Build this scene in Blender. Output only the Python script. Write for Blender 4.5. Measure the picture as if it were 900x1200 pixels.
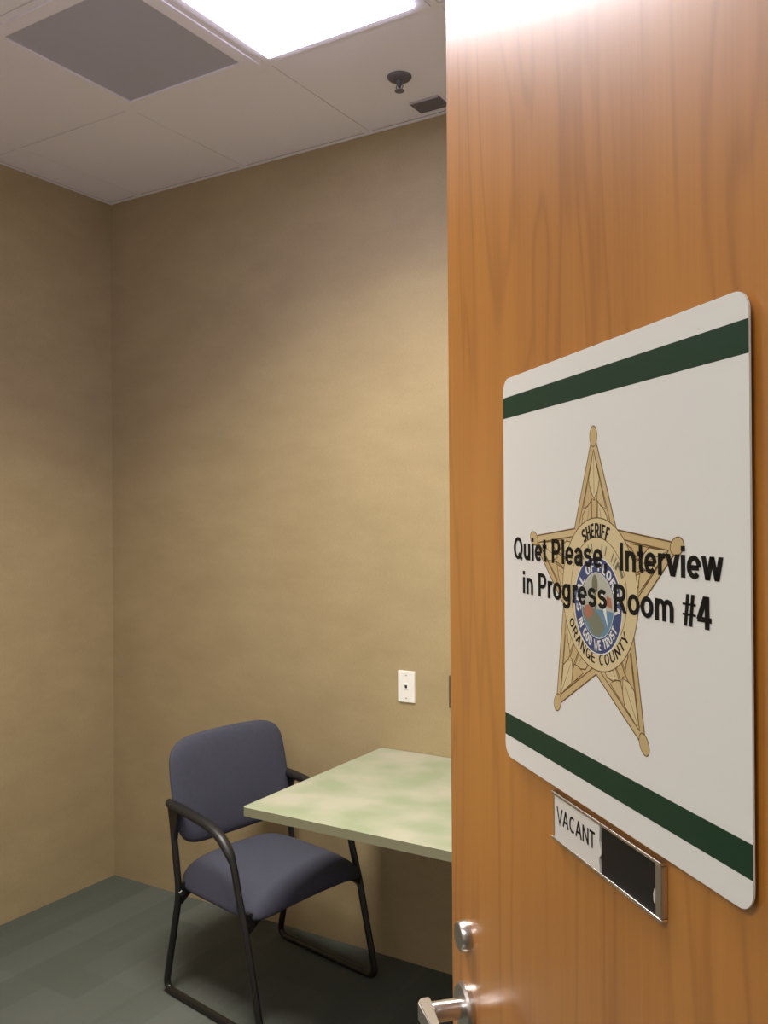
import bpy, bmesh, math, random
from mathutils import Vector, Matrix
random.seed(4)
S = bpy.context.scene
for o in list(bpy.data.objects): bpy.data.objects.remove(o)
C = S.collection
PI = math.pi

# ------------------------------------------------------------------ camera, world, lights, exposure
def camera():
    cam = bpy.data.cameras.new('camera'); cam.sensor_fit = 'HORIZONTAL'; cam.sensor_width = 36
    cam.lens = 36*1047.14/900; cam.clip_start = 0.02
    o = bpy.data.objects.new('camera', cam); C.objects.link(o)
    yaw, pitch, roll = 0.55251, 0.003724, -0.0068186
    cy, sy, cp, sp = math.cos(yaw), math.sin(yaw), math.cos(pitch), math.sin(pitch)
    f = Vector((-sy*cp, cy*cp, sp)); r = Vector((cy, sy, 0)); u = r.cross(f)
    c, s = math.cos(roll), math.sin(roll)
    r2 = c*r+s*u; u2 = -s*r+c*u
    M = Matrix((r2, u2, -f)).transposed().to_4x4(); M.translation = (3.195, -2.8213, 1.63)
    o.matrix_world = M
    S.camera = o
camera()

w = bpy.data.worlds.new('world'); S.world = w; w.use_nodes = True
w.node_tree.nodes['Background'].inputs[0].default_value = (.5, .5, .55, 1)
w.node_tree.nodes['Background'].inputs[1].default_value = 0.05

vs = S.view_settings
S.display_settings.display_device = 'sRGB'
vs.view_transform = 'Standard'; vs.look = 'None'; vs.gamma = 1; vs.use_curve_mapping = False
vs.exposure = -0.12

ROOM_W = 47.0      # troffer beam (W)
ROOM_SPREAD = 125
LENS = 10.5         # glowing lens of the room troffer
HALL_W = 21.0
HALL_LENS = 3.0
def area(name, loc, sx, sy, power, col, spread=180):
    l = bpy.data.lights.new(name, 'AREA'); l.shape = 'RECTANGLE'; l.size = sx; l.size_y = sy
    l.energy = power; l.color = col; l.spread = math.radians(spread)
    o = bpy.data.objects.new(name, l); o.location = loc; C.objects.link(o); return o
CEIL = 3.058
area('room_troffer_light', (1.709, -1.2165, CEIL-.024), .50, 1.10, ROOM_W, (1, .92, .73), ROOM_SPREAD)
area('hall_troffer_light', (2.55, -3.55, 2.735), 1.1, .5, HALL_W, (1, .975, .93))

# ------------------------------------------------------------------ materials
def nt(name):
    m = bpy.data.materials.new(name); m.use_nodes = True
    return m, m.node_tree.nodes, m.node_tree.links, m.node_tree.nodes['Principled BSDF']
def mat(name, col, rough=.5, metal=0, coat=0, spec=.5, bump=0, bscale=200, var=0, vscale=6):
    m, N, L, b = nt(name)
    b.inputs['Base Color'].default_value = (*col, 1); b.inputs['Roughness'].default_value = rough
    b.inputs['Metallic'].default_value = metal; b.inputs['Coat Weight'].default_value = coat
    b.inputs['Specular IOR Level'].default_value = spec
    tc = N.new('ShaderNodeTexCoord')
    if var:
        n = N.new('ShaderNodeTexNoise'); n.inputs['Scale'].default_value = vscale; n.inputs['Detail'].default_value = 4
        L.new(tc.outputs['Object'], n.inputs['Vector'])
        mx = N.new('ShaderNodeMix'); mx.data_type = 'RGBA'
        mx.inputs[6].default_value = (*[c*(1-var) for c in col], 1); mx.inputs[7].default_value = (*[min(1, c*(1+var)) for c in col], 1)
        L.new(n.outputs['Fac'], mx.inputs[0]); L.new(mx.outputs[2], b.inputs['Base Color'])
    if bump:
        n = N.new('ShaderNodeTexNoise'); n.inputs['Scale'].default_value = bscale; n.inputs['Detail'].default_value = 3
        L.new(tc.outputs['Object'], n.inputs['Vector'])
        bp = N.new('ShaderNodeBump'); bp.inputs['Strength'].default_value = bump; bp.inputs['Distance'].default_value = .002
        L.new(n.outputs['Fac'], bp.inputs['Height']); L.new(bp.outputs[0], b.inputs['Normal'])
    return m
def emis(name, col, s):
    m, N, L, b = nt(name)
    b.inputs['Base Color'].default_value = (.8, .8, .8, 1)
    b.inputs['Emission Color'].default_value = (*col, 1); b.inputs['Emission Strength'].default_value = s
    return m

def wall_material():
    m, N, L, b = nt('woven_vinyl_wallcovering')
    tc = N.new('ShaderNodeTexCoord')
    mp = N.new('ShaderNodeMapping'); mp.inputs['Scale'].default_value = (1, 1, 2.2)
    L.new(tc.outputs['Object'], mp.inputs[0])
    n = N.new('ShaderNodeTexNoise'); n.inputs['Scale'].default_value = 3.2; n.inputs['Detail'].default_value = 6; n.inputs['Roughness'].default_value = .65
    L.new(mp.outputs[0], n.inputs['Vector'])
    r = N.new('ShaderNodeValToRGB')
    r.color_ramp.elements[0].position = .3; r.color_ramp.elements[0].color = (.360, .280, .155, 1)
    r.color_ramp.elements[1].position = .7; r.color_ramp.elements[1].color = (.42, .332, .188, 1)
    L.new(n.outputs['Fac'], r.inputs[0])
    f = N.new('ShaderNodeTexNoise'); f.inputs['Scale'].default_value = 130; f.inputs['Detail'].default_value = 3
    mp2 = N.new('ShaderNodeMapping'); mp2.inputs['Scale'].default_value = (1, 1, 3.5)
    L.new(tc.outputs['Object'], mp2.inputs[0]); L.new(mp2.outputs[0], f.inputs['Vector'])
    mx = N.new('ShaderNodeMix'); mx.data_type = 'RGBA'; mx.blend_type = 'OVERLAY'; mx.inputs[0].default_value = .22
    L.new(r.outputs[0], mx.inputs[6]); L.new(f.outputs['Fac'], mx.inputs[7]); L.new(mx.outputs[2], b.inputs['Base Color'])
    bp = N.new('ShaderNodeBump'); bp.inputs['Strength'].default_value = .25; bp.inputs['Distance'].default_value = .002
    L.new(f.outputs['Fac'], bp.inputs['Height']); L.new(bp.outputs[0], b.inputs['Normal'])
    b.inputs['Roughness'].default_value = .62; b.inputs['Specular IOR Level'].default_value = .3
    return m
def carpet_material():
    m, N, L, b = nt('grey_green_plank_carpet')
    tc = N.new('ShaderNodeTexCoord')
    mp = N.new('ShaderNodeMapping'); mp.inputs['Rotation'].default_value = (0, 0, PI/2)
    mp.inputs['Location'].default_value = (.13, .07, 0)
    L.new(tc.outputs['Object'], mp.inputs[0])
    # soft blocks: three brick layers of different length
    tot = None
    for sc, bw, rh, k in ((1, .62, .155, .8), (1, .31, .31, .45), (1, 1.2, .08, .3)):
        br = N.new('ShaderNodeTexBrick'); br.inputs['Scale'].default_value = sc
        br.inputs['Brick Width'].default_value = bw; br.inputs['Row Height'].default_value = rh
        br.inputs['Mortar Size'].default_value = 0; br.inputs['Color1'].default_value = (0, 0, 0, 1); br.inputs['Color2'].default_value = (1, 1, 1, 1)
        L.new(mp.outputs[0], br.inputs['Vector'])
        mu = N.new('ShaderNodeMath'); mu.operation = 'MULTIPLY'; mu.inputs[1].default_value = k
        L.new(br.outputs['Color'], mu.inputs[0])
        if tot is None: tot = mu
        else:
            ad = N.new('ShaderNodeMath'); ad.operation = 'ADD'
            L.new(tot.outputs[0], ad.inputs[0]); L.new(mu.outputs[0], ad.inputs[1]); tot = ad
    n = N.new('ShaderNodeTexNoise'); n.inputs['Scale'].default_value = 260; n.inputs['Detail'].default_value = 2
    L.new(tc.outputs['Object'], n.inputs['Vector'])
    ad = N.new('ShaderNodeMath'); ad.operation = 'ADD'; L.new(tot.outputs[0], ad.inputs[0]); L.new(n.outputs['Fac'], ad.inputs[1])
    mr = N.new('ShaderNodeMath'); mr.operation = 'MULTIPLY'; mr.inputs[1].default_value = .42; L.new(ad.outputs[0], mr.inputs[0])
    r = N.new('ShaderNodeValToRGB')
    r.color_ramp.elements[0].position = 0; r.color_ramp.elements[0].color = (.072, .088, .070, 1)
    r.color_ramp.elements[1].position = 1; r.color_ramp.elements[1].color = (.150, .158, .145, 1)
    L.new(mr.outputs[0], r.inputs[0]); L.new(r.outputs[0], b.inputs['Base Color'])
    bp = N.new('ShaderNodeBump'); bp.inputs['Strength'].default_value = .5; bp.inputs['Distance'].default_value = .004
    L.new(n.outputs['Fac'], bp.inputs['Height']); L.new(bp.outputs[0], b.inputs['Normal'])
    b.inputs['Roughness'].default_value = .95; b.inputs['Specular IOR Level'].default_value = .1
    return m
def door_material():
    m, N, L, b = nt('honey_cherry_veneer')
    tc = N.new('ShaderNodeTexCoord')
    mp = N.new('ShaderNodeMapping'); mp.inputs['Scale'].default_value = (1, 1, .11); mp.inputs['Location'].default_value = (.31, 0, .2)
    L.new(tc.outputs['Object'], mp.inputs[0])
    big = N.new('ShaderNodeTexNoise'); big.inputs['Scale'].default_value = 5.5; big.inputs['Detail'].default_value = 3; big.inputs['Distortion'].default_value = .6
    L.new(mp.outputs[0], big.inputs['Vector'])
    # cathedral rings: iso lines of the big noise
    mu = N.new('ShaderNodeMath'); mu.operation = 'MULTIPLY'; mu.inputs[1].default_value = 62
    L.new(big.outputs['Fac'], mu.inputs[0])
    si = N.new('ShaderNodeMath'); si.operation = 'SINE'; L.new(mu.outputs[0], si.inputs[0])
    mp2 = N.new('ShaderNodeMapping'); mp2.inputs['Scale'].default_value = (1, 1, .02)
    L.new(tc.outputs['Object'], mp2.inputs[0])
    fine = N.new('ShaderNodeTexNoise'); fine.inputs['Scale'].default_value = 210; fine.inputs['Detail'].default_value = 4
    L.new(mp2.outputs[0], fine.inputs['Vector'])
    band = N.new('ShaderNodeTexNoise'); band.inputs['Scale'].default_value = 16; band.inputs['Detail'].default_value = 2
    L.new(mp2.outputs[0], band.inputs['Vector'])
    a = N.new('ShaderNodeMath'); a.operation = 'MULTIPLY_ADD'; a.inputs[1].default_value = -.22; a.inputs[2].default_value = .12
    ab = N.new('ShaderNodeMath'); ab.operation = 'MULTIPLY_ADD'; ab.inputs[1].default_value = .5; ab.inputs[2].default_value = .5
    L.new(si.outputs[0], ab.inputs[0])
    pw = N.new('ShaderNodeMath'); pw.operation = 'POWER'; pw.inputs[1].default_value = 6; L.new(ab.outputs[0], pw.inputs[0])
    L.new(pw.outputs[0], a.inputs[0])
    c = N.new('ShaderNodeMath'); c.operation = 'MULTIPLY_ADD'; c.inputs[1].default_value = .30
    L.new(fine.outputs['Fac'], c.inputs[0]); L.new(a.outputs[0], c.inputs[2])
    d = N.new('ShaderNodeMath'); d.operation = 'MULTIPLY_ADD'; d.inputs[1].default_value = .5
    L.new(band.outputs['Fac'], d.inputs[0]); L.new(c.outputs[0], d.inputs[2])
    r = N.new('ShaderNodeValToRGB'); e = r.color_ramp.elements
    e[0].position = .20; e[0].color = (.41, .148, .015, 1)
    e[1].position = .62; e[1].color = (.57, .228, .028, 1)
    L.new(d.outputs[0], r.inputs[0]); L.new(r.outputs[0], b.inputs['Base Color'])
    b.inputs['Roughness'].default_value = .42
    b.inputs['Coat Weight'].default_value = 1; b.inputs['Coat Roughness'].default_value = .21; b.inputs['Coat IOR'].default_value = 2.0
    return m
def laminate_material():
    m, N, L, b = nt('mottled_green_laminate')
    tc = N.new('ShaderNodeTexCoord')
    n = N.new('ShaderNodeTexNoise'); n.inputs['Scale'].default_value = 7.5; n.inputs['Detail'].default_value = 2; n.inputs['Roughness'].default_value = .4
    L.new(tc.outputs['Object'], n.inputs['Vector'])
    r = N.new('ShaderNodeValToRGB'); e = r.color_ramp.elements
    e[0].position = .36; e[0].color = (.27, .32, .21, 1); e[1].position = .64; e[1].color = (.385, .385, .305, 1)
    x = e.new(.5); x.color = (.33, .355, .26, 1)
    L.new(n.outputs['Fac'], r.inputs[0]); L.new(r.outputs[0], b.inputs['Base Color'])
    b.inputs['Roughness'].default_value = .38
    return m
def perforated_material():
    m, N, L, b = nt('perforated_grille_metal')
    tc = N.new('ShaderNodeTexCoord')
    mp = N.new('ShaderNodeMapping'); mp.inputs['Scale'].default_value = (420, 420, 1)
    L.new(tc.outputs['Object'], mp.inputs[0])
    fr = N.new('ShaderNodeVectorMath'); fr.operation = 'FRACTION'; L.new(mp.outputs[0], fr.inputs[0])
    ds = N.new('ShaderNodeVectorMath'); ds.operation = 'DISTANCE'; ds.inputs[1].default_value = (.5, .5, 0)
    sp = N.new('ShaderNodeSeparateXYZ'); L.new(fr.outputs[0], sp.inputs[0])
    cb = N.new('ShaderNodeCombineXYZ'); L.new(sp.outputs[0], cb.inputs[0]); L.new(sp.outputs[1], cb.inputs[1])
    L.new(cb.outputs[0], ds.inputs[0])
    gt = N.new('ShaderNodeMath'); gt.operation = 'GREATER_THAN'; gt.inputs[1].default_value = .40; L.new(ds.outputs['Value'], gt.inputs[0])
    mx = N.new('ShaderNodeMix'); mx.data_type = 'RGBA'
    mx.inputs[6].default_value = (.30, .30, .36, 1); mx.inputs[7].default_value = (.66, .66, .76, 1)
    L.new(gt.outputs[0], mx.inputs[0]); L.new(mx.outputs[2], b.inputs['Base Color'])
    b.inputs['Roughness'].default_value = .5
    return m

M = {}
M['wall'] = wall_material(); M['carpet'] = carpet_material(); M['door'] = door_material()
M['laminate'] = laminate_material(); M['perf'] = perforated_material()
M['lam_edge'] = mat('green_edge_band', (.27, .27, .17), .45, var=.06)
M['tile'] = mat('ceiling_tile_glow_tint', (.88, .85, .90), .95, bump=.5, bscale=300, var=.03, vscale=3)  # white tile with the lavender glow of the light mixed into its colour
M['plenum'] = mat('plenum_dark', (.05, .045, .045), .9)
M['grid'] = mat('glow_tinted_white_grid_metal', (.88, .85, .90), .7)  # white metal carrying the same lavender glow tint as the tiles
M['lens'] = emis('troffer_lens_glow', (.84, .80, 1.12), LENS)
M['hall_lens'] = emis('hall_lens_glow', (1, .97, .92), HALL_LENS)
M['hallwall'] = mat('hall_paint', (.62, .58, .50), .7, var=.02)
M['bounce_white'] = mat('unseen_wall_bounce_white', (.84, .82, .86), .6, var=.02)  # white given to the two unseen walls to bounce light onto the ceiling
M['fabric'] = mat('blue_grey_upholstery', (.066, .070, .100), .9, spec=.2, bump=.6, bscale=900, var=.12, vscale=60)
M['black'] = mat('black_powder_coated_steel', (.014, .013, .012), .3, spec=.5)
M['blackplastic'] = mat('black_plastic', (.013, .013, .013), .42)
M['chrome'] = mat('satin_nickel', (.72, .70, .68), .22, 1)
M['nickel'] = mat('brushed_nickel', (.60, .57, .54), .3, 1)
M['white_plate'] = mat('white_plastic', (.85, .84, .80), .35)
M['brown_plate'] = mat('brown_plastic', (.10, .075, .04), .4)
M['dark'] = mat('socket_dark', (.02, .02, .02), .5)
M['greymetal'] = mat('grey_ceiling_metal', (.16, .15, .17), .45, .3)
M['greydark'] = mat('grey_sensor_plastic', (.15, .135, .15), .5)
M['greylight'] = mat('grey_sensor_lit_face', (.42, .39, .42), .5)
M['sign'] = mat('sign_white', (.80, .80, .755), .5, spec=.35)
M['signgreen'] = mat('sign_green_print', (.008, .042, .019), .5, spec=.35)
M['ink'] = mat('black_print', (.006, .005, .004), .6, spec=.2)
M['gold'] = mat('badge_gold_print', (.60, .45, .22), .55, spec=.3)
M['gold_lt'] = mat('badge_pale_gold_print', (.70, .58, .33), .55, spec=.3)
M['gold_md'] = mat('badge_mid_gold_print', (.63, .49, .26), .55, spec=.3)
M['gold_dk'] = mat('badge_deep_gold_print', (.50, .34, .13), .55, spec=.3)
M['line'] = mat('badge_brown_line', (.17, .095, .03), .6, spec=.2)
M['navy'] = mat('seal_navy_print', (.055, .075, .19), .55, spec=.3)
M['seal_sky'] = mat('seal_grey_print', (.50, .50, .42), .55)
M['seal_olive'] = mat('seal_olive_print', (.18, .18, .11), .55)
M['seal_water'] = mat('seal_blue_print', (.13, .26, .38), .55)
M['seal_shore'] = mat('seal_green_print', (.20, .22, .15), .55)
M['seal_red'] = mat('seal_rust_print', (.42, .17, .10), .55)
M['seal_yellow'] = mat('seal_yellow_print', (.72, .60, .28), .55)
M['seal_white'] = mat('seal_white_print', (.80, .80, .76), .55)
M['blackmatte'] = mat('slider_black', (.010, .009, .008), .5, spec=.3)
M['paper'] = mat('slider_white_strip', (.74, .72, .67), .4)
M['steel'] = mat('table_leg_steel', (.03, .03, .03), .4, .3)
M['jamb'] = mat('door_frame_paint', (.10, .085, .07), .45)

# ------------------------------------------------------------------ mesh helpers
def link(name, bm, m, parent=None, smooth=False, kind=None):
    me = bpy.data.meshes.new(name)
    bmesh.ops.recalc_face_normals(bm, faces=bm.faces) if not getattr(bm, 'flat_', False) else None
    bm.to_mesh(me); bm.free()
    ms = m if isinstance(m, (list, tuple)) else [m]
    for q in ms: me.materials.append(q)
    if smooth:
        for p in me.polygons: p.use_smooth = True
    o = bpy.data.objects.new(name, me); C.objects.link(o)
    if parent: o.parent = parent
    if kind: o['kind'] = kind
    return o
def smooth_by_angle(o, deg=35):
    me = o.data
    for p in me.polygons: p.use_smooth = True
    bm = bmesh.new(); bm.from_mesh(me)
    for e in bm.edges:
        if len(e.link_faces) == 2 and e.calc_face_angle(0) > math.radians(deg): e.smooth = False
    bm.to_mesh(me); bm.free()
    return o
def box(bm, x0, y0, z0, x1, y1, z1, bev=0, seg=2, mi=0):
    vs_ = [bm.verts.new((x, y, z)) for x in (x0, x1) for y in (y0, y1) for z in (z0, z1)]
    F = [(0,1,3,2), (4,6,7,5), (0,4,5,1), (2,3,7,6), (0,2,6,4), (1,5,7,3)]
    fs = [bm.faces.new([vs_[i] for i in f]) for f in F]
    for f in fs: f.material_index = mi
    if bev:
        es = list({e for f in fs for e in f.edges})
        r = bmesh.ops.bevel(bm, geom=es, offset=bev, segments=seg, affect='EDGES', profile=.5)
        for f in r['faces']: f.material_index = mi
def newbox(*a, **k):
    bm = bmesh.new(); box(bm, *a, **k); return bm
def tag(o, label, cat, group=None):
    o['label'] = label; o['category'] = cat
    if group: o['group'] = group
    return o
def empty(name, loc=(0, 0, 0), rz=0):
    o = bpy.data.objects.new(name, None); o.location = loc; o.rotation_euler = (0, 0, rz); o.empty_display_size = .1
    C.objects.link(o); return o
def fillet(pts, rad, n=6):
    pts = [Vector(p) for p in pts]; out = [pts[0]]
    if not isinstance(rad, (list, tuple)): rad = [rad]*len(pts)
    for i in range(1, len(pts)-1):
        a, b, c = pts[i-1], pts[i], pts[i+1]; r = rad[i]
        if r <= 0: out.append(b); continue
        d1 = (a-b); d2 = (c-b); l = min(r, d1.length*.45, d2.length*.45)
        p0 = b+d1.normalized()*l; p2 = b+d2.normalized()*l
        for k in range(n+1):
            t = k/n; out.append(p0*(1-t)**2+b*2*t*(1-t)+p2*t*t)
    out.append(pts[-1]); return out
def catmull(pts, n=5):
    P = [Vector(p) for p in pts]; P = [P[0]*2-P[1]]+P+[P[-1]*2-P[-2]]; out = []
    for i in range(1, len(P)-2):
        a, b, c, d = P[i-1:i+3]
        for k in range(n):
            t = k/n
            out.append(.5*((2*b)+(-a+c)*t+(2*a-5*b+4*c-d)*t*t+(-a+3*b-3*c+d)*t**3))
    out.append(P[-2]); return out
def sweep(bm, path, r, seg=12, ry=None, up=None):
    """tube along a path; r may be a number or list; ry gives an oval section"""
    path = [Vector(p) for p in path]; n = len(path)
    rs = r if isinstance(r, (list, tuple)) else [r]*n
    rys = (ry if isinstance(ry, (list, tuple)) else [ry]*n) if ry is not None else rs
    t0 = (path[1]-path[0]).normalized()
    up = Vector(up) if up else (Vector((0, 0, 1)) if abs(t0.z) < .9 else Vector((1, 0, 0)))
    rings = []; nrm = (up-t0*up.dot(t0)).normalized()
    for i in range(n):
        t = (path[min(i+1, n-1)]-path[max(i-1, 0)]).normalized()
        nrm = (nrm-t*nrm.dot(t)).normalized(); bi = t.cross(nrm)
        rings.append([bm.verts.new(path[i]+nrm*math.sin(2*PI*k/seg)*rys[i]+bi*math.cos(2*PI*k/seg)*rs[i]) for k in range(seg)])
    for i in range(n-1):
        for k in range(seg):
            bm.faces.new((rings[i][k], rings[i][(k+1) % seg], rings[i+1][(k+1) % seg], rings[i+1][k]))
    bm.faces.new(rings[0][::-1]); bm.faces.new(rings[-1])
def tube(path, r, seg=12, **k):
    bm = bmesh.new(); sweep(bm, path, r, seg, **k); return bm
def lathe(bm, prof, org=(0, 0, 0), axis='Z', seg=28, sign=1):
    """prof: (radius, height) pairs, closed at both ends"""
    org = Vector(org); rings = []
    for rr, h in prof:
        ring = []
        for k in range(seg):
            a = 2*PI*k/seg; c, s = rr*math.cos(a), rr*math.sin(a)
            v = {'Z': (c, s, h*sign), 'Y': (c, h*sign, s), 'X': (h*sign, c, s)}[axis]
            ring.append(bm.verts.new(org+Vector(v)))
        rings.append(ring)
    for i in range(len(rings)-1):
        for k in range(seg):
            bm.faces.new((rings[i][k], rings[i][(k+1) % seg], rings[i+1][(k+1) % seg], rings[i+1][k]))
    bm.faces.new(rings[0]); bm.faces.new(rings[-1])
def slab_poly(bm, pts, z0, z1, axis='Z', bev=0, mi=0):
    """extrude a 2-D outline between two levels of an axis"""
    def P(p, h):
        return {'Z': (p[0], p[1], h), 'Y': (p[0], h, p[1]), 'X': (h, p[0], p[1])}[axis]
    a = [bm.verts.new(P(p, z0)) for p in pts]; b = [bm.verts.new(P(p, z1)) for p in pts]
    n = len(pts); fs = [bm.faces.new(a[::-1]), bm.faces.new(b)]
    for i in range(n): fs.append(bm.faces.new((a[i], a[(i+1) % n], b[(i+1) % n], b[i])))
    for f in fs: f.material_index = mi
    if bev:
        es = [e for e in fs[1].edges]+[e for e in fs[0].edges]
        bmesh.ops.bevel(bm, geom=es, offset=bev, segments=2, affect='EDGES')
def rrect(x0, y0, x1, y1, r, n=6):
    out = []
    for cx, cy, a0 in ((x1-r, y1-r, 0), (x0+r, y1-r, 90), (x0+r, y0+r, 180), (x1-r, y0+r, 270)):
        for k in range(n+1):
            a = math.radians(a0+90*k/n); out.append((cx+r*math.cos(a), cy+r*math.sin(a)))
    return out

# ------------------------------------------------------------------ room shell
RX, FY, T = 3.48, -2.36, .12           # right wall, front (door) wall
HY, HX0, HX1, HC = -4.3, .6, 5.2, 2.75   # hall
link('floor', newbox(-.12, HY-.1, -.1, HX1+.1, .12, 0), M['carpet'], kind='structure')
link('wall_back', newbox(-.12, 0, 0, RX+.12, .12, CEIL+.12), M['wall'], kind='structure')
link('wall_left', newbox(-.12, FY-T, 0, 0, 0, CEIL+.12), M['wall'], kind='structure')
link('wall_right', newbox(RX, FY-T, 0, RX+.12, 0, CEIL+.12), M['bounce_white'], kind='structure')
DX0, DX1, DH = 2.405, 3.345, 2.46
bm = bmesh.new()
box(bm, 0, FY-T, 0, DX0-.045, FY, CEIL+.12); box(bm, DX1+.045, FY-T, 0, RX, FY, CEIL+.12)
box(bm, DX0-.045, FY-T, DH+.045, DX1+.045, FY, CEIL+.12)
link('wall_front', bm, M['bounce_white'], kind='structure')
bm = bmesh.new()   # steel door frame
box(bm, DX0-.045, FY-T-.012, 0, DX0, FY+.012, DH+.045, .003); box(bm, DX1, FY-T-.012, 0, DX1+.045, FY+.0, DH+.045, .003)
box(bm, DX0, FY-T-.012, DH, DX1, FY+.012, DH+.045, .003)
link('trim_1', bm, M['jamb'], kind='structure')
# hall
link('wall_hall_left', newbox(HX0-.1, HY, 0, HX0, FY-T, HC+.1), M['hallwall'], kind='structure')
link('wall_hall_right', newbox(HX1, HY, 0, HX1+.1, FY-T, HC+.1), M['hallwall'], kind='structure')
link('wall_hall_rear', newbox(HX0-.1, HY-.1, 0, HX1+.1, HY, HC+.1), M['hallwall'], kind='structure')
link('wall_hall_side', newbox(RX+.12, FY-T, 0, HX1, FY, HC+.1), M['hallwall'], kind='structure')
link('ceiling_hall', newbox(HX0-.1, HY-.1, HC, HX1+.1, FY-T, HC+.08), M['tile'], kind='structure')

# suspended ceiling
gx = [0, .185, .795, 1.404, 2.014, 2.624, 3.233, RX]
gy = [0, -.607, -1.2165, -1.826, FY]
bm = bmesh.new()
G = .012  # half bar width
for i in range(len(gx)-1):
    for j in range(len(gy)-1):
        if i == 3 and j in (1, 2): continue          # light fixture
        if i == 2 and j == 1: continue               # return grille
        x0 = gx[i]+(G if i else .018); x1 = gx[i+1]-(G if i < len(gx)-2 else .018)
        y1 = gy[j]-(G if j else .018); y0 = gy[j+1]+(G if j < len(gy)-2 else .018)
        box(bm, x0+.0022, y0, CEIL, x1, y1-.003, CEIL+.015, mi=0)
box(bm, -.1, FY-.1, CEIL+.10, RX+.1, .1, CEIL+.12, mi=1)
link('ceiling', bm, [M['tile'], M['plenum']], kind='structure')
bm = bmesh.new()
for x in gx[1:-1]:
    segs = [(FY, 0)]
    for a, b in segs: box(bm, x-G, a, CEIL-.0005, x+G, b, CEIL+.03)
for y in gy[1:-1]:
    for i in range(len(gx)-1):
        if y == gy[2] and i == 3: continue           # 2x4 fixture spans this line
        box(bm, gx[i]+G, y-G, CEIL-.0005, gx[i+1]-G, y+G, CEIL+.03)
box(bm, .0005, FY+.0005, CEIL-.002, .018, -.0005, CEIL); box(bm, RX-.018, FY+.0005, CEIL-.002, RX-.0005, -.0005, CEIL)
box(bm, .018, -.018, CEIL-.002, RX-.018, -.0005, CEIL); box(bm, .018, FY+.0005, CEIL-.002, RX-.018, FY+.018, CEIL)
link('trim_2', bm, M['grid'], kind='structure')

# ------------------------------------------------------------------ troffers
def troffer(x0, x1, y0, y1, z, lens, label, rim=.03, rec=.028, drop=-.001):
    t = empty('ceiling_light', ((x0+x1)/2, (y0+y1)/2, z))
    tag(t, label, 'ceiling light')
    hx, hy = (x1-x0)/2, (y1-y0)/2
    bm = bmesh.new()
    # flat rim and inner sides, one closed frame
    for a in ((-hx, -hy, hx, -hy+rim), (-hx, hy-rim, hx, hy), (-hx, -hy+rim, -hx+rim, hy-rim), (hx-rim, -hy+rim, hx, hy-rim)):
        box(bm, a[0], a[1], -.004, a[2], a[3], rec+.02)
    link('frame', bm, M['grid'], t)
    bm = newbox(-hx+rim+.003, -hy+rim+.003, -drop, hx-rim-.003, hy-rim-.003, rec+.006, bev=.006 if drop else 0)
    link('lens', bm, lens, t)
    return t
troffer(1.404+G, 2.014-G, -1.826+G, -.607-G, CEIL, M['lens'], 'bright white recessed rectangular ceiling light fixture in the interview room', drop=.014)
h = troffer(1.95, 3.15, -3.85, -3.25, 2.745, M['hall_lens'], 'recessed ceiling light fixture in the hall outside the interview room', rec=.0)
h.location.z = 2.749

# return-air grille
t = empty('return_air_grille', ((.795+1.404)/2, -.912, CEIL))
tag(t, 'grey perforated square air grille in the ceiling left of the light', 'air vent')
hx = (1.404-.795)/2-G-.001; hy = .3047-G-.001
bm = bmesh.new(); rw = .045
for a in ((-hx, -hy, hx, -hy+rw), (-hx, hy-rw, hx, hy), (-hx, -hy+rw, -hx+rw, hy-rw), (hx-rw, -hy+rw, hx, hy-rw)):
    box(bm, a[0], a[1], -.004, a[2], a[3], .014)
link('frame', bm, M['grid'], t)
link('perforated_panel', newbox(-hx+rw, -hy+rw, .002, hx-rw, hy-rw, .006), M['perf'], t)

# sprinkler
t = empty('sprinkler_head', (1.722, -.318, CEIL))
tag(t, 'small grey fire sprinkler hanging from the ceiling tile', 'sprinkler')
bm = bmesh.new(); lathe(bm, [(.040, 0), (.040, -.003), (.036, -.008), (.022, -.012), (.014, -.013)])
smooth_by_angle(link('escutcheon', bm, M['greymetal'], t))
bm = bmesh.new(); lathe(bm, [(.010, -.012), (.010, -.026), (.0065, -.028), (.006, -.034)], seg=16)
for s in (-1, 1): sweep(bm, [(s*.009, 0, -.024), (s*.013, 0, -.034), (s*.006, 0, -.045)], .002, 6)
smooth_by_angle(link('body', bm, M['greymetal'], t))
bm = bmesh.new(); lathe(bm, [(.004, -.036), (.004, -.045), (.016, -.046), (.016, -.048), (.003, -.049)], seg=20)
smooth_by_angle(link('deflector', bm, M['greymetal'], t))

# ceiling sensor box
t = empty('ceiling_sensor', (1.712, -.098, CEIL))
tag(t, 'small dark grey rectangular box on the ceiling close to the back wall', 'sensor')
bm = bmesh.new(); slab_poly(bm, [(-.055, -.038), (.055, -.038), (.055, .025), (.045, .040), (-.055, .040)], -.007, 0)
link('housing', bm, M['greydark'], t)
link('rim', newbox(-.055, -.043, -.0075, .055, -.038, 0, bev=.001), M['greylight'], t)  # lighter strip paints the highlight on the near face of the box

# ------------------------------------------------------------------ door (local: x along the door from its free edge, -y towards the hall, z up)
DA = math.atan2(-.68609, .72751)
def on_door(o): o.location = (2.6409, -1.7571, o.location.z); o.rotation_euler = (0, 0, DA); return o
door = link('door_1', newbox(0, 0, .012, .915, .044, 2.44, bev=.0025, seg=2), M['door'], kind='structure')
on_door(door)

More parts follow.
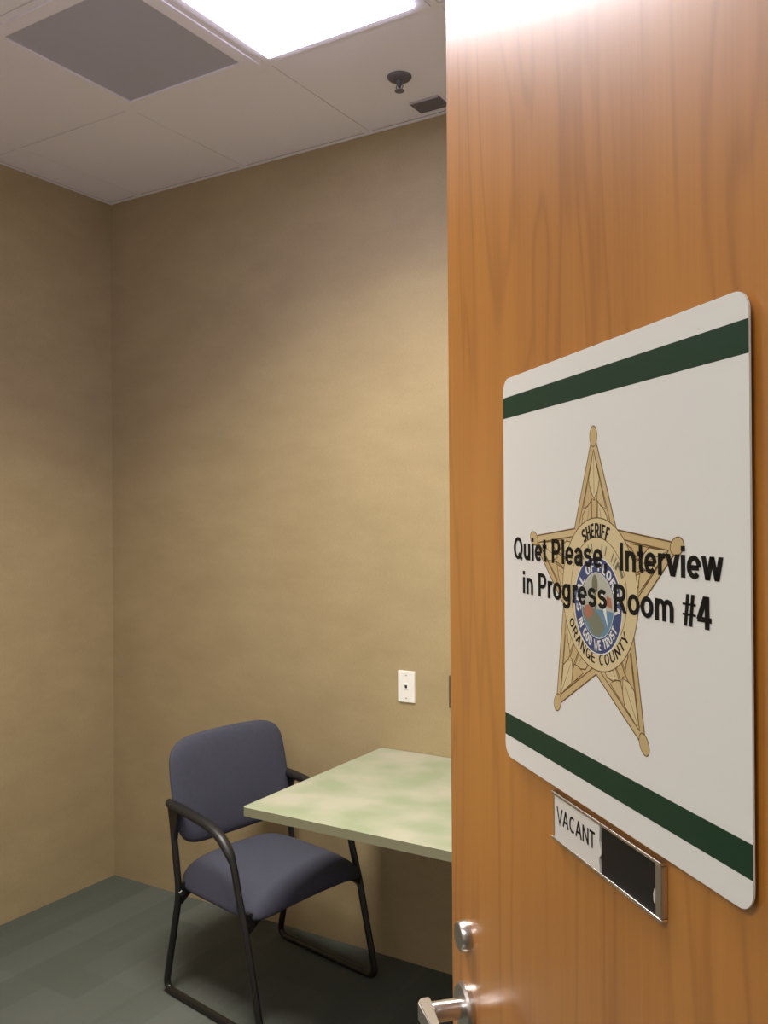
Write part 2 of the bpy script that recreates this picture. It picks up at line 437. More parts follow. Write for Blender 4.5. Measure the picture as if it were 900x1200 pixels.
t = link('door_handle', (lambda b: (lathe(b, [(.030, 0), (.030, .006), (.0275, .0095), (.014, .011)], (.060, 0, 1.004), 'Y', 36, -1), b)[1])(bmesh.new()), M['nickel'], door)
smooth_by_angle(t)
bm = bmesh.new(); lathe(bm, [(.0125, .009), (.0125, .046), (.0115, .050)], (.060, 0, 1.004), 'Y', 28, -1)
smooth_by_angle(link('neck', bm, M['chrome'], t))
# lever: flat bar from neck end running towards the hinge
bm = bmesh.new()
pts = [(.043, -.046), (.043, -.058), (.052, -.064), (.110, -.064), (.172, -.058), (.173, -.050), (.110, -.054), (.075, -.052), (.070, -.046)]
slab_poly(bm, pts, .992, 1.016, 'Z', bev=.002)
smooth_by_angle(link('lever', bm, M['nickel'], t))
bm = bmesh.new(); lathe(bm, [(.019, 0), (.019, .003), (.0175, .011), (.016, .0125)], (.060, 0, 1.095), 'Y', 32, -1)
d = smooth_by_angle(link('deadbolt_cylinder', bm, M['nickel'], door))
bm = bmesh.new()
for z in (.25, 1.22, 2.2): lathe(bm, [(.008, -.055), (.008, .055)], (.921, .040, z), 'Z', 14)
smooth_by_angle(link('hinge', bm, M['nickel'], door))
link('latch_plate', newbox(-.0012, .008, .975, 0, .034, 1.035), M['nickel'], door)

# ------------------------------------------------------------------ stroke lettering
def arc(cx, cy, rx, ry, a0, a1, n=None):
    n = n or max(4, int(abs(a1-a0)/15))
    return [(cx+rx*math.cos(math.radians(a0+(a1-a0)*k/n)), cy+ry*math.sin(math.radians(a0+(a1-a0)*k/n))) for k in range(n+1)]
def D(x0, y0, x1, y1, h=.115): return ('d', x0, y0, x1, y1, h)
X = .725
LOW = {
 ' ': (.388, []),
 'l': (.388, [[(.194, 0), (.194, 1)]]),
 'i': (.388, [[(.194, 0), (.194, X)], [(.194, .83), (.194, 1)]]),
 'I': (.388, [[(.194, 0), (.194, 1)]]),
 'n': (.853, [[(.19, 0), (.19, X)], arc(.425, .41, .235, .235, 180, 0)+[(.66, 0)]]),
 'u': (.853, [[(.66, 0), (.66, X)], [(.19, X)]+arc(.425, .31, .235, .235, 180, 360)]),
 'm': (1.242, [[(.19, 0), (.19, X)], arc(.405, .43, .215, .215, 180, 0)+[(.62, 0)], arc(.835, .43, .215, .215, 180, 0)+[(1.05, 0)]]),
 'r': (.543, [[(.19, 0), (.19, X)], arc(.43, .40, .24, .245, 180, 65)]),
 'e': (.777, [arc(.39, .3625, .265, .2825, 0, 318), [(.14, .345), (.65, .345)]]),
 'o': (.853, [arc(.427, .3625, .285, .2825, 0, 360, 26)]),
 'a': (.777, [arc(.375, .44, .235, .205, 165, 0)+[(.61, .1), (.64, 0)], [(.61, .42), (.42, .385)]+arc(.33, .22, .19, .145, 80, 280)+[(.5, .11), (.61, .22)]]),
 's': (.777, [arc(.385, .52, .22, .125, 20, 270)+arc(.39, .2375, .23, .1575, 90, -160)]),
 't': (.465, [[(.235, .95)]+arc(.385, .21, .15, .13, 180, 285), [(.03, .645), (.44, .645)]]),
 'P': (.932, [[(.2, 0), (.2, 1)], [(.2, .92), (.5, .92)]+arc(.5, .68, .27, .24, 90, -90)+[(.2, .44)]]),
 'R': (1.009, [[(.2, 0), (.2, 1)], [(.2, .92), (.53, .92)]+arc(.53, .69, .27, .23, 90, -90)+[(.2, .46)], D(.52, .46, .86, 0, .12)]),
 'Q': (1.087, [arc(.54, .5, .39, .42, 0, 360, 32), [(.60, .27), (.97, .0)]]),
 ',': (.388, [[(.194, 0), (.194, .19)], D(.235, .0, .15, -.17, .05)]),
 'v': (.777, [D(.11, X, .39, 0), D(.67, X, .39, 0)]),
 'w': (1.087, [D(.11, X, .31, 0, .10), D(.54, X, .31, 0, .10), D(.54, X, .775, 0, .10), D(.975, X, .775, 0, .10)]),
 'g': (.853, [arc(.40, .37, .255, .275, 0, 360, 26), [(.66, X)]+arc(.40, -.0, .26, .2, 0, -155)]),
 '#': (.777, [D(.18, 0, .32, 1, .075), D(.45, 0, .59, 1, .075), ('h', .03, .655, .75), ('h', .03, .335, .75)]),
 '4': (.777, [[(.53, 0), (.53, 1)], [(.03, .29), (.75, .29)], D(.47, 1, .12, .29, .115)]),
}
CAP = {
 ' ': (.4, []),
 'S': (.68, [arc(.34, .71, .23, .21, 25, 270)+arc(.34, .29, .24, .21, 90, -155)]),
 'H': (.72, [[(.12, 0), (.12, 1)], [(.6, 0), (.6, 1)], [(.12, .5), (.6, .5)]]),
 'E': (.64, [[(.12, 0), (.12, 1)], [(.12, .93), (.58, .93)], [(.12, .5), (.53, .5)], [(.12, .07), (.58, .07)]]),
 'F': (.62, [[(.12, 0), (.12, 1)], [(.12, .93), (.58, .93)], [(.12, .5), (.5, .5)]]),
 'R': (.70, [[(.12, 0), (.12, 1)], [(.12, .93), (.38, .93)]+arc(.38, .7, .2, .23, 90, -90)+[(.12, .47)], [(.36, .47), (.62, 0)]]),
 'I': (.3, [[(.15, 0), (.15, 1)]]),
 'O': (.74, [arc(.37, .5, .25, .43, 0, 360, 24)]),
 'A': (.72, [[(.08, 0), (.36, 1)], [(.64, 0), (.36, 1)], [(.18, .32), (.54, .32)]]),
 'N': (.74, [[(.12, 0), (.12, 1)], [(.62, 0), (.62, 1)], [(.12, .97), (.62, .03)]]),
 'G': (.76, [arc(.38, .5, .26, .43, 50, 345), [(.42, .42), (.66, .42), (.66, .05)]]),
 'C': (.70, [arc(.38, .5, .26, .43, 50, 310)]),
 'U': (.74, [[(.12, 1)]+arc(.37, .33, .25, .26, 180, 360)+[(.62, 1)]]),
 'T': (.62, [[(.31, 0), (.31, 1)], [(.03, .93), (.59, .93)]]),
 'Y': (.66, [[(.33, 0), (.33, .5)], [(.04, 1), (.33, .45), (.62, 1)]]),
 'D': (.74, [[(.12, 0), (.12, 1)], [(.12, .93), (.32, .93)]+arc(.32, .5, .3, .43, 90, -90)+[(.12, .07)]]),
 'W': (1.0, [[(.05, 1), (.27, .02), (.5, .95), (.73, .02), (.95, 1)]]),
 'L': (.58, [[(.12, 0), (.12, 1)], [(.12, .07), (.54, .07)]]),
 'V': (.66, [[(.04, 1), (.33, .0), (.62, 1)]]),
}
def strokes_to(bm, strokes, tf, wx, wy):
    for s in strokes:
        if s[0] == 'd':
            _, x0, y0, x1, y1, h = s; k = wx/.2
            q = [(x0-h*k, y0), (x0+h*k, y0), (x1+h*k, y1), (x1-h*k, y1)]
            bm.faces.new([bm.verts.new(tf(*p)) for p in q]); continue
        if s[0] == 'h':
            _, x0, y, x1 = s; q = [(x0, y-.12*.065), (x1, y-.12*.065), (x1, y+.065), (x0, y+.065)]
            bm.faces.new([bm.verts.new(tf(*p)) for p in q]); continue
        n = len(s); closed = (abs(s[0][0]-s[-1][0])+abs(s[0][1]-s[-1][1]) < 1e-6)
        Lf, Rt = [], []
        for i in range(n):
            a = s[i-1] if i else (s[-2] if closed else s[0]); b = s[i+1] if i < n-1 else (s[1] if closed else s[-1])
            p = s[i]
            def nr(u, v):
                dx, dy = v[0]-u[0], v[1]-u[1]; l = math.hypot(dx, dy) or 1; return (-dy/l, dx/l)
            n1 = nr(a, p) if a != p else nr(p, b); n2 = nr(p, b) if b != p else n1
            mx, my = n1[0]+n2[0], n1[1]+n2[1]; l = math.hypot(mx, my) or 1; mx /= l; my /= l
            k = 1/max(.45, mx*n1[0]+my*n1[1])
            Lf.append((p[0]+mx*wx/2*k, p[1]+my*wy/2*k)); Rt.append((p[0]-mx*wx/2*k, p[1]-my*wy/2*k))
        VL = [bm.verts.new(tf(*p)) for p in Lf]; VR = [bm.verts.new(tf(*p)) for p in Rt]
        for i in range(n-1): bm.faces.new((VR[i], VR[i+1], VL[i+1], VL[i]))
def width(txt, font, tr=0): return sum(font[c][0]+tr for c in txt)
def flat_out(bm, y):   # every face towards -y
    bm.normal_update()
    for f in bm.faces:
        if f.normal.y > 0: f.normal_flip()
    bm.flat_ = True
def line_text(txt, font, x0, z0, cap, total=None, wx=.232, wy=.165, y=0.0, italic=0):
    bm = bmesh.new()
    W_ = width(txt, font)
    sx = total/W_ if total else cap
    x = 0
    for c in txt:
        adv, st = font[c]
        strokes_to(bm, st, lambda a, b, x=x: (x0+(x+a)*sx, y, z0+b*cap), wx*cap/sx if total else wx, wy)
        x += adv
    return bm
def arc_text(bm, txt, font, cx, cz, rad, cap, a_mid, spread=None, inward=False, wx=.2, wy=.17, y=0, sq=1.0):
    """letters round a circle; inward=False: upright at the top; inward=True: upright at the bottom"""
    W_ = width(txt, font); step = (math.radians(spread)/W_) if spread else cap*sq/rad
    a0 = math.radians(a_mid); x = 0
    for c in txt:
        adv, st = font[c]; mid = (x+adv/2-W_/2)*step
        def tf(p, q, mid=mid, adv=adv):
            if not inward:
                ang = a0-mid; lx = (p-adv/2)*step*rad; r = rad+q*cap
                return (cx+r*math.cos(ang)+lx*math.sin(ang), y, cz+r*math.sin(ang)-lx*math.cos(ang))
            ang = a0+mid; lx = (p-adv/2)*step*rad; r = rad+(1-q)*cap
            return (cx+r*math.cos(ang)-lx*math.sin(ang), y, cz+r*math.sin(ang)+lx*math.cos(ang))
        strokes_to(bm, st, tf, wx, wy); x += adv
def flat_obj(name, bm, m, parent):
    bm.normal_update()
    for f in bm.faces:
        if f.normal.y > 0: f.normal_flip()
    me = bpy.data.meshes.new(name); bm.to_mesh(me); bm.free()
    for q in (m if isinstance(m, list) else [m]): me.materials.append(q)
    o = bpy.data.objects.new(name, me); C.objects.link(o); o.parent = parent
    return o
def poly(bm, pts, y, mi=0):
    f = bm.faces.new([bm.verts.new((p[0], y, p[1])) for p in pts]); f.material_index = mi; return f
def disc(bm, cx, cz, rx, rz, y, mi=0, n=48, a0=0, a1=360):
    poly(bm, [(cx+rx*math.cos(math.radians(a0+(a1-a0)*k/n)), cz+rz*math.sin(math.radians(a0+(a1-a0)*k/n))) for k in range(n)], y, mi)
def ribbon(bm, pts, wd, y, mi=0, closed=False):
    n = len(pts); A, B = [], []
    for i in range(n):
        a = pts[i-1] if (i or closed) else pts[0]; b = pts[(i+1) % n] if (i < n-1 or closed) else pts[-1]
        dx, dz = b[0]-a[0], b[1]-a[1]; l = math.hypot(dx, dz) or 1; nx, nz = -dz/l*wd/2, dx/l*wd/2
        A.append(bm.verts.new((pts[i][0]+nx, y, pts[i][1]+nz))); B.append(bm.verts.new((pts[i][0]-nx, y, pts[i][1]-nz)))
    for i in range(n if closed else n-1):
        j = (i+1) % n; bm.faces.new((A[i], A[j], B[j], B[i])).material_index = mi

# ------------------------------------------------------------------ the room sign
K = .984
def su(u): return 1.133+(u-1.133)*K
def sv(v): return 1.63+(v-1.63)*K
SY = -.0062           # front face of the sign plate
sign = empty('room_sign'); on_door(sign)
tag(sign, 'square white sign with green bands, gold star badge and black words on the wooden door', 'sign')
x0, x1, z0, z1 = su(.1895), su(.616), sv(1.3585), sv(1.7825)
bm = bmesh.new(); slab_poly(bm, rrect(x0, z0, x1, z1, .015, 8), SY, SY+.0016, 'Y')
link('panel', bm, M['sign'], sign)
for zz in (z0+.05, z1-.07): link('mounting_tape', newbox(x0+.04, SY+.0016, zz, x1-.04, 0, zz+.02), M['dark'], sign)
y = SY-.00006
def band(a, b):
    bm = bmesh.new(); poly(bm, [(x0, a), (x1, a), (x1, b), (x0, b)], y); return bm
flat_obj('green_band', band(sv(1.738), sv(1.7615)), M['signgreen'], sign)
flat_obj('green_band', band(sv(1.382), sv(1.4065)), M['signgreen'], sign)

# star badge
CX, CZ = su(.4005), sv(1.5615)
sc = K
TIPS = [(-.001, .143), (-.134, .0445), (-.080, -.121), (.083, -.124), (.1335, .0445)]   # top, left, lower left, lower right, right
TIPS = [(a*sc, b*sc) for a, b in TIPS]
INN = []
for i in range(5):
    a = math.radians(90+36+72*i); INN.append((.0655*sc*math.cos(a), .0655*sc*math.sin(a)+.001))
INN[2] = (.001, -.076*sc)
def loc(p): return (CX+p[0], CZ+p[1])
badge = empty('star_badge'); badge.parent = sign
out = []
for i in range(5): out += [TIPS[i], INN[i]]
def inset(pts, d):
    n = len(pts); r = []
    for i in range(n):
        a, p, b = pts[i-1], pts[i], pts[(i+1) % n]
        d1 = Vector((p[0]-a[0], p[1]-a[1])).normalized(); d2 = Vector((b[0]-p[0], b[1]-p[1])).normalized()
        n1 = Vector((-d1.y, d1.x)); n2 = Vector((-d2.y, d2.x)); m_ = (n1+n2).normalized(); k = d/max(.16, m_.dot(n1))
        r.append((p[0]+m_.x*k, p[1]+m_.y*k))
    return r
def star_layer(name, pts, m, yy):
    bm = bmesh.new()
    c = bm.verts.new((CX, yy, CZ)); V = [bm.verts.new((CX+p[0], yy, CZ+p[1])) for p in pts]
    for i in range(len(V)): bm.faces.new((c, V[i], V[(i+1) % len(V)]))
    return flat_obj(name, bm, m, badge)
tips_in = [loc(t_) for t_ in TIPS]
star_layer('star_outline', inset(out, -.0014), M['line'], y-.12*.0001)
# bevel bars: left/right halves of each arm in two golds
bm = bmesh.new(); yy = y-.12*.0003
outl = out; inn1 = inset(out, .0064)
for i in range(10):
    j = (i+1) % 10
    poly(bm, [loc(outl[i]), loc(outl[j]), loc(inn1[j]), loc(inn1[i])], yy, 0 if i % 2 == 0 else 1)
flat_obj('star_border', bm, [M['gold'], M['gold_md']], badge)
star_layer('star_field', inn1, M['gold_md'], y-.12*.0003)
# facets and leaves in each arm
bm = bmesh.new(); ln = bmesh.new()
for i in range(5):
    t_ = TIPS[i]; a, b = inn1[i*2-1], inn1[(i*2+1) % 10]; tp = inn1[i*2]
    base = ((a[0]+b[0])/2, (a[1]+b[1])/2)
    ax = (tp[0]-base[0], tp[1]-base[1]); si_ = ((b[0]-a[0])/2, (b[1]-a[1])/2)
    def q(u, v, base=base, ax=ax, si_=si_): return loc((base[0]+ax[0]*v+si_[0]*u, base[1]+ax[1]*v+si_[1]*u))
    def leaf(c, m, pts):
        P_ = [q(*p) for p in pts]; poly(bm, P_, y-.12*.0005, m); ribbon(ln, P_, .0012, y-.12*.0007, closed=True)
    leaf(0, 1, [(0, 1.0), (-.17, .80), (-.30, .66), (-.20, .53), (0, .435), (.20, .53), (.30, .66), (.17, .80)])
    leaf(0, 0, [(-.30, .655), (-.46, .50), (-.62, .32), (-.36, .35), (-.15, .42), (-.17, .50)])
    leaf(0, 2, [(.30, .655), (.46, .50), (.62, .32), (.36, .35), (.15, .42), (.17, .50)])
    leaf(0, 1, [(-.19, .40), (-.46, .335), (-.66, .24), (-.74, .05), (-.17, .05)])
    leaf(0, 0, [(.19, .40), (.46, .335), (.66, .24), (.74, .05), (.17, .05)])
    leaf(0, 2, [(-.13, .44), (0, .42), (.13, .44), (.15, .05), (-.15, .05)])
    ribbon(ln, [q(-.30, .33), q(-.42, .08)], .0006, y-.12*.0007); ribbon(ln, [q(.30, .33), q(.42, .08)], .0006, y-.12*.0007)
    ribbon(ln, [q(0, .95), q(0, .50)], .0006, y-.12*.0007)
for i in range(10):
    ribbon(ln, [loc(inn1[i]), loc(inn1[(i+1) % 10])], .0012, y-.12*.0007)
flat_obj('leaf_relief', bm, [M['gold_md'], M['gold_lt'], M['gold']], badge)
flat_obj('relief_lines', ln, M['line'], badge)
for i in range(5):
    d_ = Vector(TIPS[i]).normalized(); c_ = Vector(TIPS[i])-d_*.004
    ang = math.atan2(d_.y, d_.x); P0, P1 = [], []
    for k in range(24):
        a = 2*PI*k/24; e = (.0088*math.cos(a), .0062*math.sin(a)); e2 = (.0098*math.cos(a), .0072*math.sin(a))
        ro = lambda e: loc((c_.x+e[0]*math.cos(ang)-e[1]*math.sin(ang), c_.y+e[0]*math.sin(ang)+e[1]*math.cos(ang)))
        P0.append(ro(e)); P1.append(ro(e2))
    bm = bmesh.new(); poly(bm, P1, y-.12*.0008, 1); poly(bm, P0, y-.12*.0009, 0)
    flat_obj('star_tip', bm, [M['gold'], M['line']], badge)

# centre medallion
RXc, RZc = su(.405), sv(1.5575)
ro_ = .0685*K
bm = bmesh.new(); disc(bm, RXc, RZc, ro_+.001, ro_+.001, y-.12*.0010, 1, 64); disc(bm, RXc, RZc, ro_, ro_, y-.12*.0011, 0, 64)
flat_obj('medallion', bm, [M['gold_lt'], M['line']], badge)
BX, BZ = su(.4045), sv(1.5475); rb = .0432*K; ri = .0292*K
bm = bmesh.new()   # inner line ring (upper arc) and eagle rays
ribbon(bm, [(RXc+.0505*math.cos(math.radians(a)), RZc+.0505*math.sin(math.radians(a))) for a in range(-38, 219, 6)], .0008, y-.12*.0012)
flat_obj('ring_line', bm, M['line'], badge)
bm = bmesh.new()
for a in (72, 80, 100, 107, 58, 52, 46, 122, 130): 
    r0, r1 = .0465, .0555
    ca, sa = math.cos(math.radians(a)), math.sin(math.radians(a))
    ribbon(bm, [(BX+r0*ca, BZ+r0*sa), (BX+r1*ca, BZ+r1*sa)], .0018, y-.12*.0012)
ribbon(bm, [(BX+.0325, BZ+.034), (BX+.036, BZ+.0385), (BX+.040, BZ+.034), (BX+.044, BZ+.027)], .004, y-.12*.0012)
ribbon(bm, [(BX-.0325, BZ+.034), (BX-.036, BZ+.0385), (BX-.040, BZ+.034)], .003, y-.12*.0012)
flat_obj('eagle_rays', bm, M['seal_olive'], badge)
bm = bmesh.new(); arc_text(bm, 'SHERIFF', CAP, RXc, RZc, .0505, .0125, 93, 52, wx=.26, wy=.17, y=y-.12*.0013)
flat_obj('sheriff_lettering', bm, M['ink'], badge)
bm = bmesh.new(); arc_text(bm, 'ORANGE COUNTY', CAP, RXc, RZc, .0525, .0100, 268, 122, inward=True, wx=.17, wy=.14, y=y-.12*.0013)
flat_obj('county_lettering', bm, M['ink'], badge)
# seal
seal = bmesh.new(); disc(seal, BX, BZ, rb+.0012, rb+.0012, y-.12*.0014, 1, 56); disc(seal, BX, BZ, rb, rb, y-.12*.0015, 0, 56)
disc(seal, BX, BZ, ri+.0006, ri+.0006, y-.12*.0016, 1, 48); disc(seal, BX, BZ, ri, ri, y-.12*.0017, 2, 48)
def chord(frac0, yy, m_):    # lower part of the picture disc below a level
    a = math.degrees(math.asin(frac0)); pts = [(BX+ri*math.cos(math.radians(t)), BZ+ri*math.sin(math.radians(t))) for t in [180-a+(2*a+180)*k/24 for k in range(25)]]
    poly(seal, pts, yy, m_)
chord(-.12, y-.12*.0018, 3)
poly(seal, [(BX-.028, BZ-.005), (BX-.010, BZ-.001), (BX+.006, BZ-.010), (BX+.014, BZ-.019), (BX+.004, BZ-.0275), (BX-.010, BZ-.0265), (BX-.016, BZ-.018), (BX-.0255, BZ-.0125)], y-.12*.0019, 4)
disc(seal, BX-.004, BZ+.018, .0055, .009, y-.12*.0019, 5, 20)
poly(seal, [(BX-.005, BZ+.012), (BX-.003, BZ+.012), (BX-.002, BZ-.004), (BX-.005, BZ-.004)], y-.12*.0019, 5)
poly(seal, [(BX-.023, BZ-.002), (BX-.012, BZ+.000), (BX-.007, BZ-.008), (BX-.018, BZ-.014), (BX-.024, BZ-.009)], y-.12*.0020, 6)
poly(seal, [(BX+.017, BZ+.010), (BX+.025, BZ+.008), (BX+.0265, BZ-.001), (BX+.016, BZ+.001)], y-.12*.0020, 6)
poly(seal, [(BX+.004, BZ+.012), (BX+.013, BZ+.012), (BX+.019, BZ-.018), (BX+.012, BZ-.006)], y-.12*.0021, 7)
disc(seal, BX+.003, BZ+.007, .005, .006, y-.12*.0020, 8, 16)
flat_obj('seal', seal, [M['navy'], M['seal_white'], M['seal_sky'], M['seal_water'], M['seal_shore'], M['seal_olive'], M['seal_red'], M['seal_white'], M['seal_yellow']], badge)
bm = bmesh.new()
arc_text(bm, 'SEAL OF FLORIDA', CAP, BX, BZ, .0305, .0088, 92, 205, wx=.22, wy=.16, y=y-.12*.0020)
arc_text(bm, 'IN GOD WE TRUST', CAP, BX, BZ, .0308, .0088, 268, 128, inward=True, wx=.24, wy=.18, y=y-.12*.0020)
flat_obj('seal_lettering', bm, M['seal_white'], badge)

# the black words
yt = y-.12*.0024
l1, l2 = 'Quiet Please,  Interview', 'in Progress Room #4'
for line, ua, ub, vb in ((l1, .2165, .587, 1.5812), (l2, .2395, .5735, 1.5452)):
    total = su(ub)-su(ua); full = width(line, LOW); pos = 0
    for word in line.split(' '):
        if word:
            wl = width(word, LOW)
            bm = line_text(word, LOW, su(ua)+pos/full*total, sv(vb), .0241*K, wl/full*total, y=yt)
            flat_obj('printed_word', bm, M['ink'], sign); pos += wl
        pos += LOW[' '][0]

# ------------------------------------------------------------------ vacant slider
K2 = .984
def tu(u): return 1.133+(u-1.133)*K2
def tv(v): return 1.63+(v-1.63)*K2
sl = empty('occupancy_slider'); on_door(sl)
tag(sl, 'narrow chrome framed slider plate reading vacant, mounted under the white square sign', 'sign')
a0, a1, b0, b1 = tu(.3095), tu(.5045), tv(1.3045), tv(1.3525)
link('backing', newbox(a0+.003, -.004, b0+.002, a1-.003, 0, b1-.002), M['blackmatte'], sl)
for (p, q_) in ((b0, b0+.0028), (b1-.0028, b1)):
    bm = newbox(a0-.002, -.0068, p, a1, 0, q_, bev=.0008); link('rail', bm, M['chrome'], sl)
link('end_cap', newbox(a0+.0005, -.0055, b0+.003, a0+.004, 0, b1-.003, bev=.0005), M['nickel'], sl)
link('end_cap', newbox(a1-.009, -.0062, b0+.003, a1, 0, b1-.003, bev=.001), M['nickel'], sl)
# white strip with a worn notched right edge
zz = [b0+.003, b0+.015, b0+.019, b0+.023, b0+.030, b1-.003]; xx = [0, -.0015, .0022, .0022, -.001, .0]
E_ = tu(.4055)
bm = bmesh.new(); slab_poly(bm, [(a0+.0045, zz[-1]), (a0+.0045, zz[0])]+[(E_+x, z) for x, z in zip(xx, zz)], -.0062, -.0042, 'Y')
link('white_strip', bm, M['paper'], sl)
bm = bmesh.new(); slab_poly(bm, [(a1-.0112, b0+.014), (a1-.0100, b0+.012), (a1-.0100, b0+.024), (a1-.0115, b0+.019)], -.0062, -.0042, 'Y')
link('strip_sliver', bm, M['paper'], sl)
bm = line_text('VACANT', CAP, a0+.0095, b0+.0195, .0155, (E_-.008)-(a0+.0095), wx=.17, wy=.15, y=-.0063)
flat_obj('lettering', bm, M['ink'], sl)
link('track', newbox(E_+.002, -.0050, b0+.003, a1-.010, -.0039, b1-.003), M['blackmatte'], sl)

# ------------------------------------------------------------------ wall plates
def wall_plate(x, z, m, label, jack, w=.071, h=.115):
    t = empty('wall_plate', (x, 0, z)); tag(t, label, 'wall plate')
    bm = bmesh.new(); slab_poly(bm, rrect(-w/2, -h/2, w/2, h/2, .003, 3), -.006, 0, 'Y', bev=0)
    es = [e for e in bm.edges if all(v.co.y < -.005 for v in e.verts)]
    bmesh.ops.bevel(bm, geom=es, offset=.002, segments=2, affect='EDGES')
    link('plate', bm, m, t)
    if jack:
        bm = newbox(-.010, -.0075, -.010, .010, -.0055, .013, bev=.001); j = link('jack', bm, m, t)
        bm = bmesh.new(); slab_poly(bm, [(-.005, .006), (.005, .006), (.005, -.002), (.002, -.006), (-.002, -.006), (-.005, -.002)], -.0079, -.0074, 'Y')
        link('jack_opening', bm, M['dark'], j)
    for s in (-1, 1):
        bm = bmesh.new(); lathe(bm, [(.0028, .0055), (.0028, .0066), (.0015, .0070)], (0, 0, s*(.042 if jack else .030)), 'Y', 12, -1)
        link('screw', bm, M['nickel'] if jack else m, t)
    return t
wall_plate(1.549, 1.0045, M['white_plate'], 'white phone jack wall plate above the table', True)
wall_plate(1.7585, 1.0035, M['brown_plate'], 'dark brown wall plate almost hidden behind the edge of the door', False)

# ------------------------------------------------------------------ table
tb = empty('table', (1.44, 0, 0)); tag(tb, 'rectangular table with mottled pale green laminate top pushed against the back wall', 'table')
TL = 1.50
bm = bmesh.new()
def rc(x0, y0, x1, y1, r): return rrect(x0, y0, x1, y1, r, 4)
slab_poly(bm, rc(0, -.787, TL, -.003, .010), .742, .7685, 'Z')
bm.faces.ensure_lookup_table(); bm.normal_update()
for f in bm.faces: f.material_index = 0 if f.normal.z > .9 else 1
link('tabletop', bm, [M['laminate'], M['lam_edge']], tb)
for x in (.74, 1.36):
    bm = bmesh.new()
    sweep(bm, fillet([(x, -.36, .742), (x, -.36, .03)], 0), .028, 16)
    box(bm, x-.03, -.66, .722, x+.03, -.08, .742, .004)
    box(bm, x-.03, -.68, .004, x+.03, -.06, .034, .01)
    link('leg', bm, M['steel'], tb)

# ------------------------------------------------------------------ chair (local: x forward, y to the sitter's left)
ch = empty('armchair', (1.215, -.385, 0), math.radians(-10))
tag(ch, 'blue grey upholstered guest chair with black tubular sled frame, pulled up to the table', 'chair')
HWc = .26
for s in (-1, 1):
    l = s*HWc
    arm = catmull([(-.205, l, .642), (-.09, l, .632), (0, l, .616), (.072, l, .590), (.122, l, .535), (.152, l, .435), (.183, l, .336)], 6)
    low = fillet([(.183, l, .336), (.262, l, .0125), (-.243, l, .0125), (-.163, l, .355), (-.206, l, .64)], [0, .045, .045, .05, 0], 7)
    path = arm + low[1:]
    bm = bmesh.new(); sweep(bm, path, .0115, 14, ry=.0125)
    f = smooth_by_angle(link('side_frame', bm, M['black'], ch), 50)
    pad = catmull([(-.222, l, .650), (-.15, l, .643), (-.09, l, .636), (0, l, .621), (.066, l, .595), (.108, l, .556), (.124, l, .530)], 5)
    n = len(pad); ry_ = [.0145-.0022*max(0, (i-n+8)/8) for i in range(n)]; rw_ = [(1-.40*max(0, (i-n+8)/8)**1.5)*q for i, q in enumerate([.010+.011*math.sin(min(1, (i+1)/5)*PI/2)*(1-.45*(i/n)**2) for i in range(n)])]
    bm = bmesh.new(); sweep(bm, pad, rw_, 14, ry=ry_)
    smooth_by_angle(link('armrest', bm, M['blackplastic'], ch), 50)
    # plate joining backrest to the frame
    bm = bmesh.new()
    slab_poly(bm, [(-.222, .645), (-.150, .640), (-.168, .590), (-.185, .500), (-.196, .500), (-.205, .58)], l-.008, l+.008, 'Y', bev=.003)
    link('back_bracket', bm, M['black'], ch)
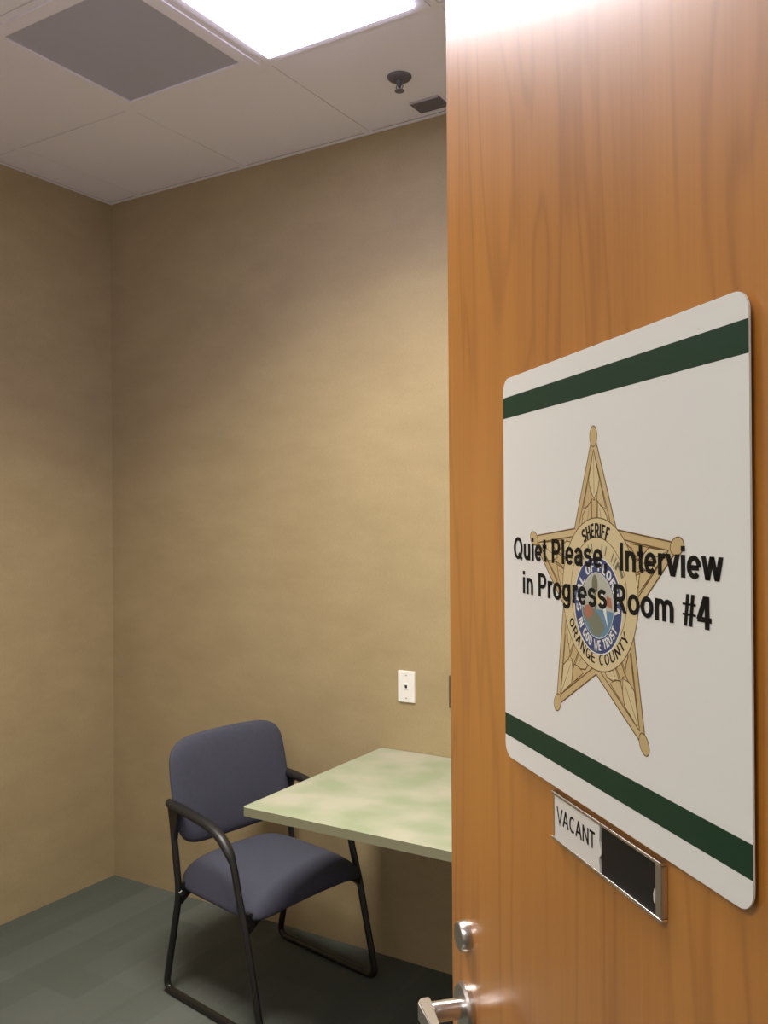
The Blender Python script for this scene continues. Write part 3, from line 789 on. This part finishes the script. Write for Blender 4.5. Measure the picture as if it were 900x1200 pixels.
for a, zc_ in ((.165, .345), (-.155, .352)):
    pth = fillet([(a+.018 if a > 0 else a-.006, -HWc, zc_-.004), (a, -.20, zc_+.022), (a, -.12, .372), (a, .12, .372), (a, .20, zc_+.022), (a+.018 if a > 0 else a-.006, HWc, zc_-.004)], [0, .05, .05, .05, .05, 0])
    bm = bmesh.new(); sweep(bm, pth, .012, 10, ry=.018)
    for s in (-1, 1):
        g = [(s*.255, zc_-.030), (s*.225, zc_+.000), (s*.190, zc_+.018), (s*.150, zc_+.030), (s*.200, zc_+.040), (s*.255, zc_+.040)]
        slab_poly(bm, g, (a+.018 if a > 0 else a-.006)-.012, (a+.018 if a > 0 else a-.006)+.012, 'X', bev=.003)
    smooth_by_angle(link('seat_support', bm, M['black'], ch), 60)
def spow(v, e): return math.copysign(abs(v)**e, v)
def cushion(name, fn, nu=40, nv=14):
    """closed rounded pad: fn(x, y, s) with x, y in [-1, 1] on a superellipse and s in [-1, 1] from bottom to top"""
    bm = bmesh.new(); rings = []
    for j in range(1, nv):
        ph = -PI/2+PI*j/nv; ring = []
        for i in range(nu):
            th = 2*PI*i/nu; e = .33
            rr_ = spow(math.cos(ph), .42)
            ring.append(bm.verts.new(fn(spow(math.cos(th), e)*rr_, spow(math.sin(th), e)*rr_, math.sin(ph))))
        rings.append(ring)
    for j in range(len(rings)-1):
        for i in range(nu):
            bm.faces.new((rings[j][i], rings[j][(i+1) % nu], rings[j+1][(i+1) % nu], rings[j+1][i]))
    bm.faces.new(rings[0][::-1]); bm.faces.new(rings[-1])
    o = link(name, bm, M['fabric'], ch, smooth=True)
    md = o.modifiers.new('s', 'SUBSURF'); md.levels = 1; md.render_levels = 1
    return o
def seat_fn(x, y_, s):
    r = max(abs(x), abs(y_))
    zc = .418 - .046*abs(y_)**3 - (.014*max(0, x)**2) + .004*(x < 0)*x*x
    th_ = .044 if s > 0 else .036
    dome = .012*(1-x*x)*(1-y_*y_) if s > 0 else 0
    return (.020+.240*x - .014*y_*y_*(x > 0), .254*y_, zc+th_*s+dome)
cushion('seat', seat_fn)
def back_fn(x, y_, s):   # x: up, y_: sideways, s: thickness, front = +
    z = .678+.176*x
    w_ = .252+.012*(1-x*x)-.006*(x < 0)*x*x
    a = -.222-.035*x+.022*y_*y_+.026*s
    z += .008*(1-y_*y_)*x
    return (a, w_*y_, z)
cushion('backrest', back_fn)
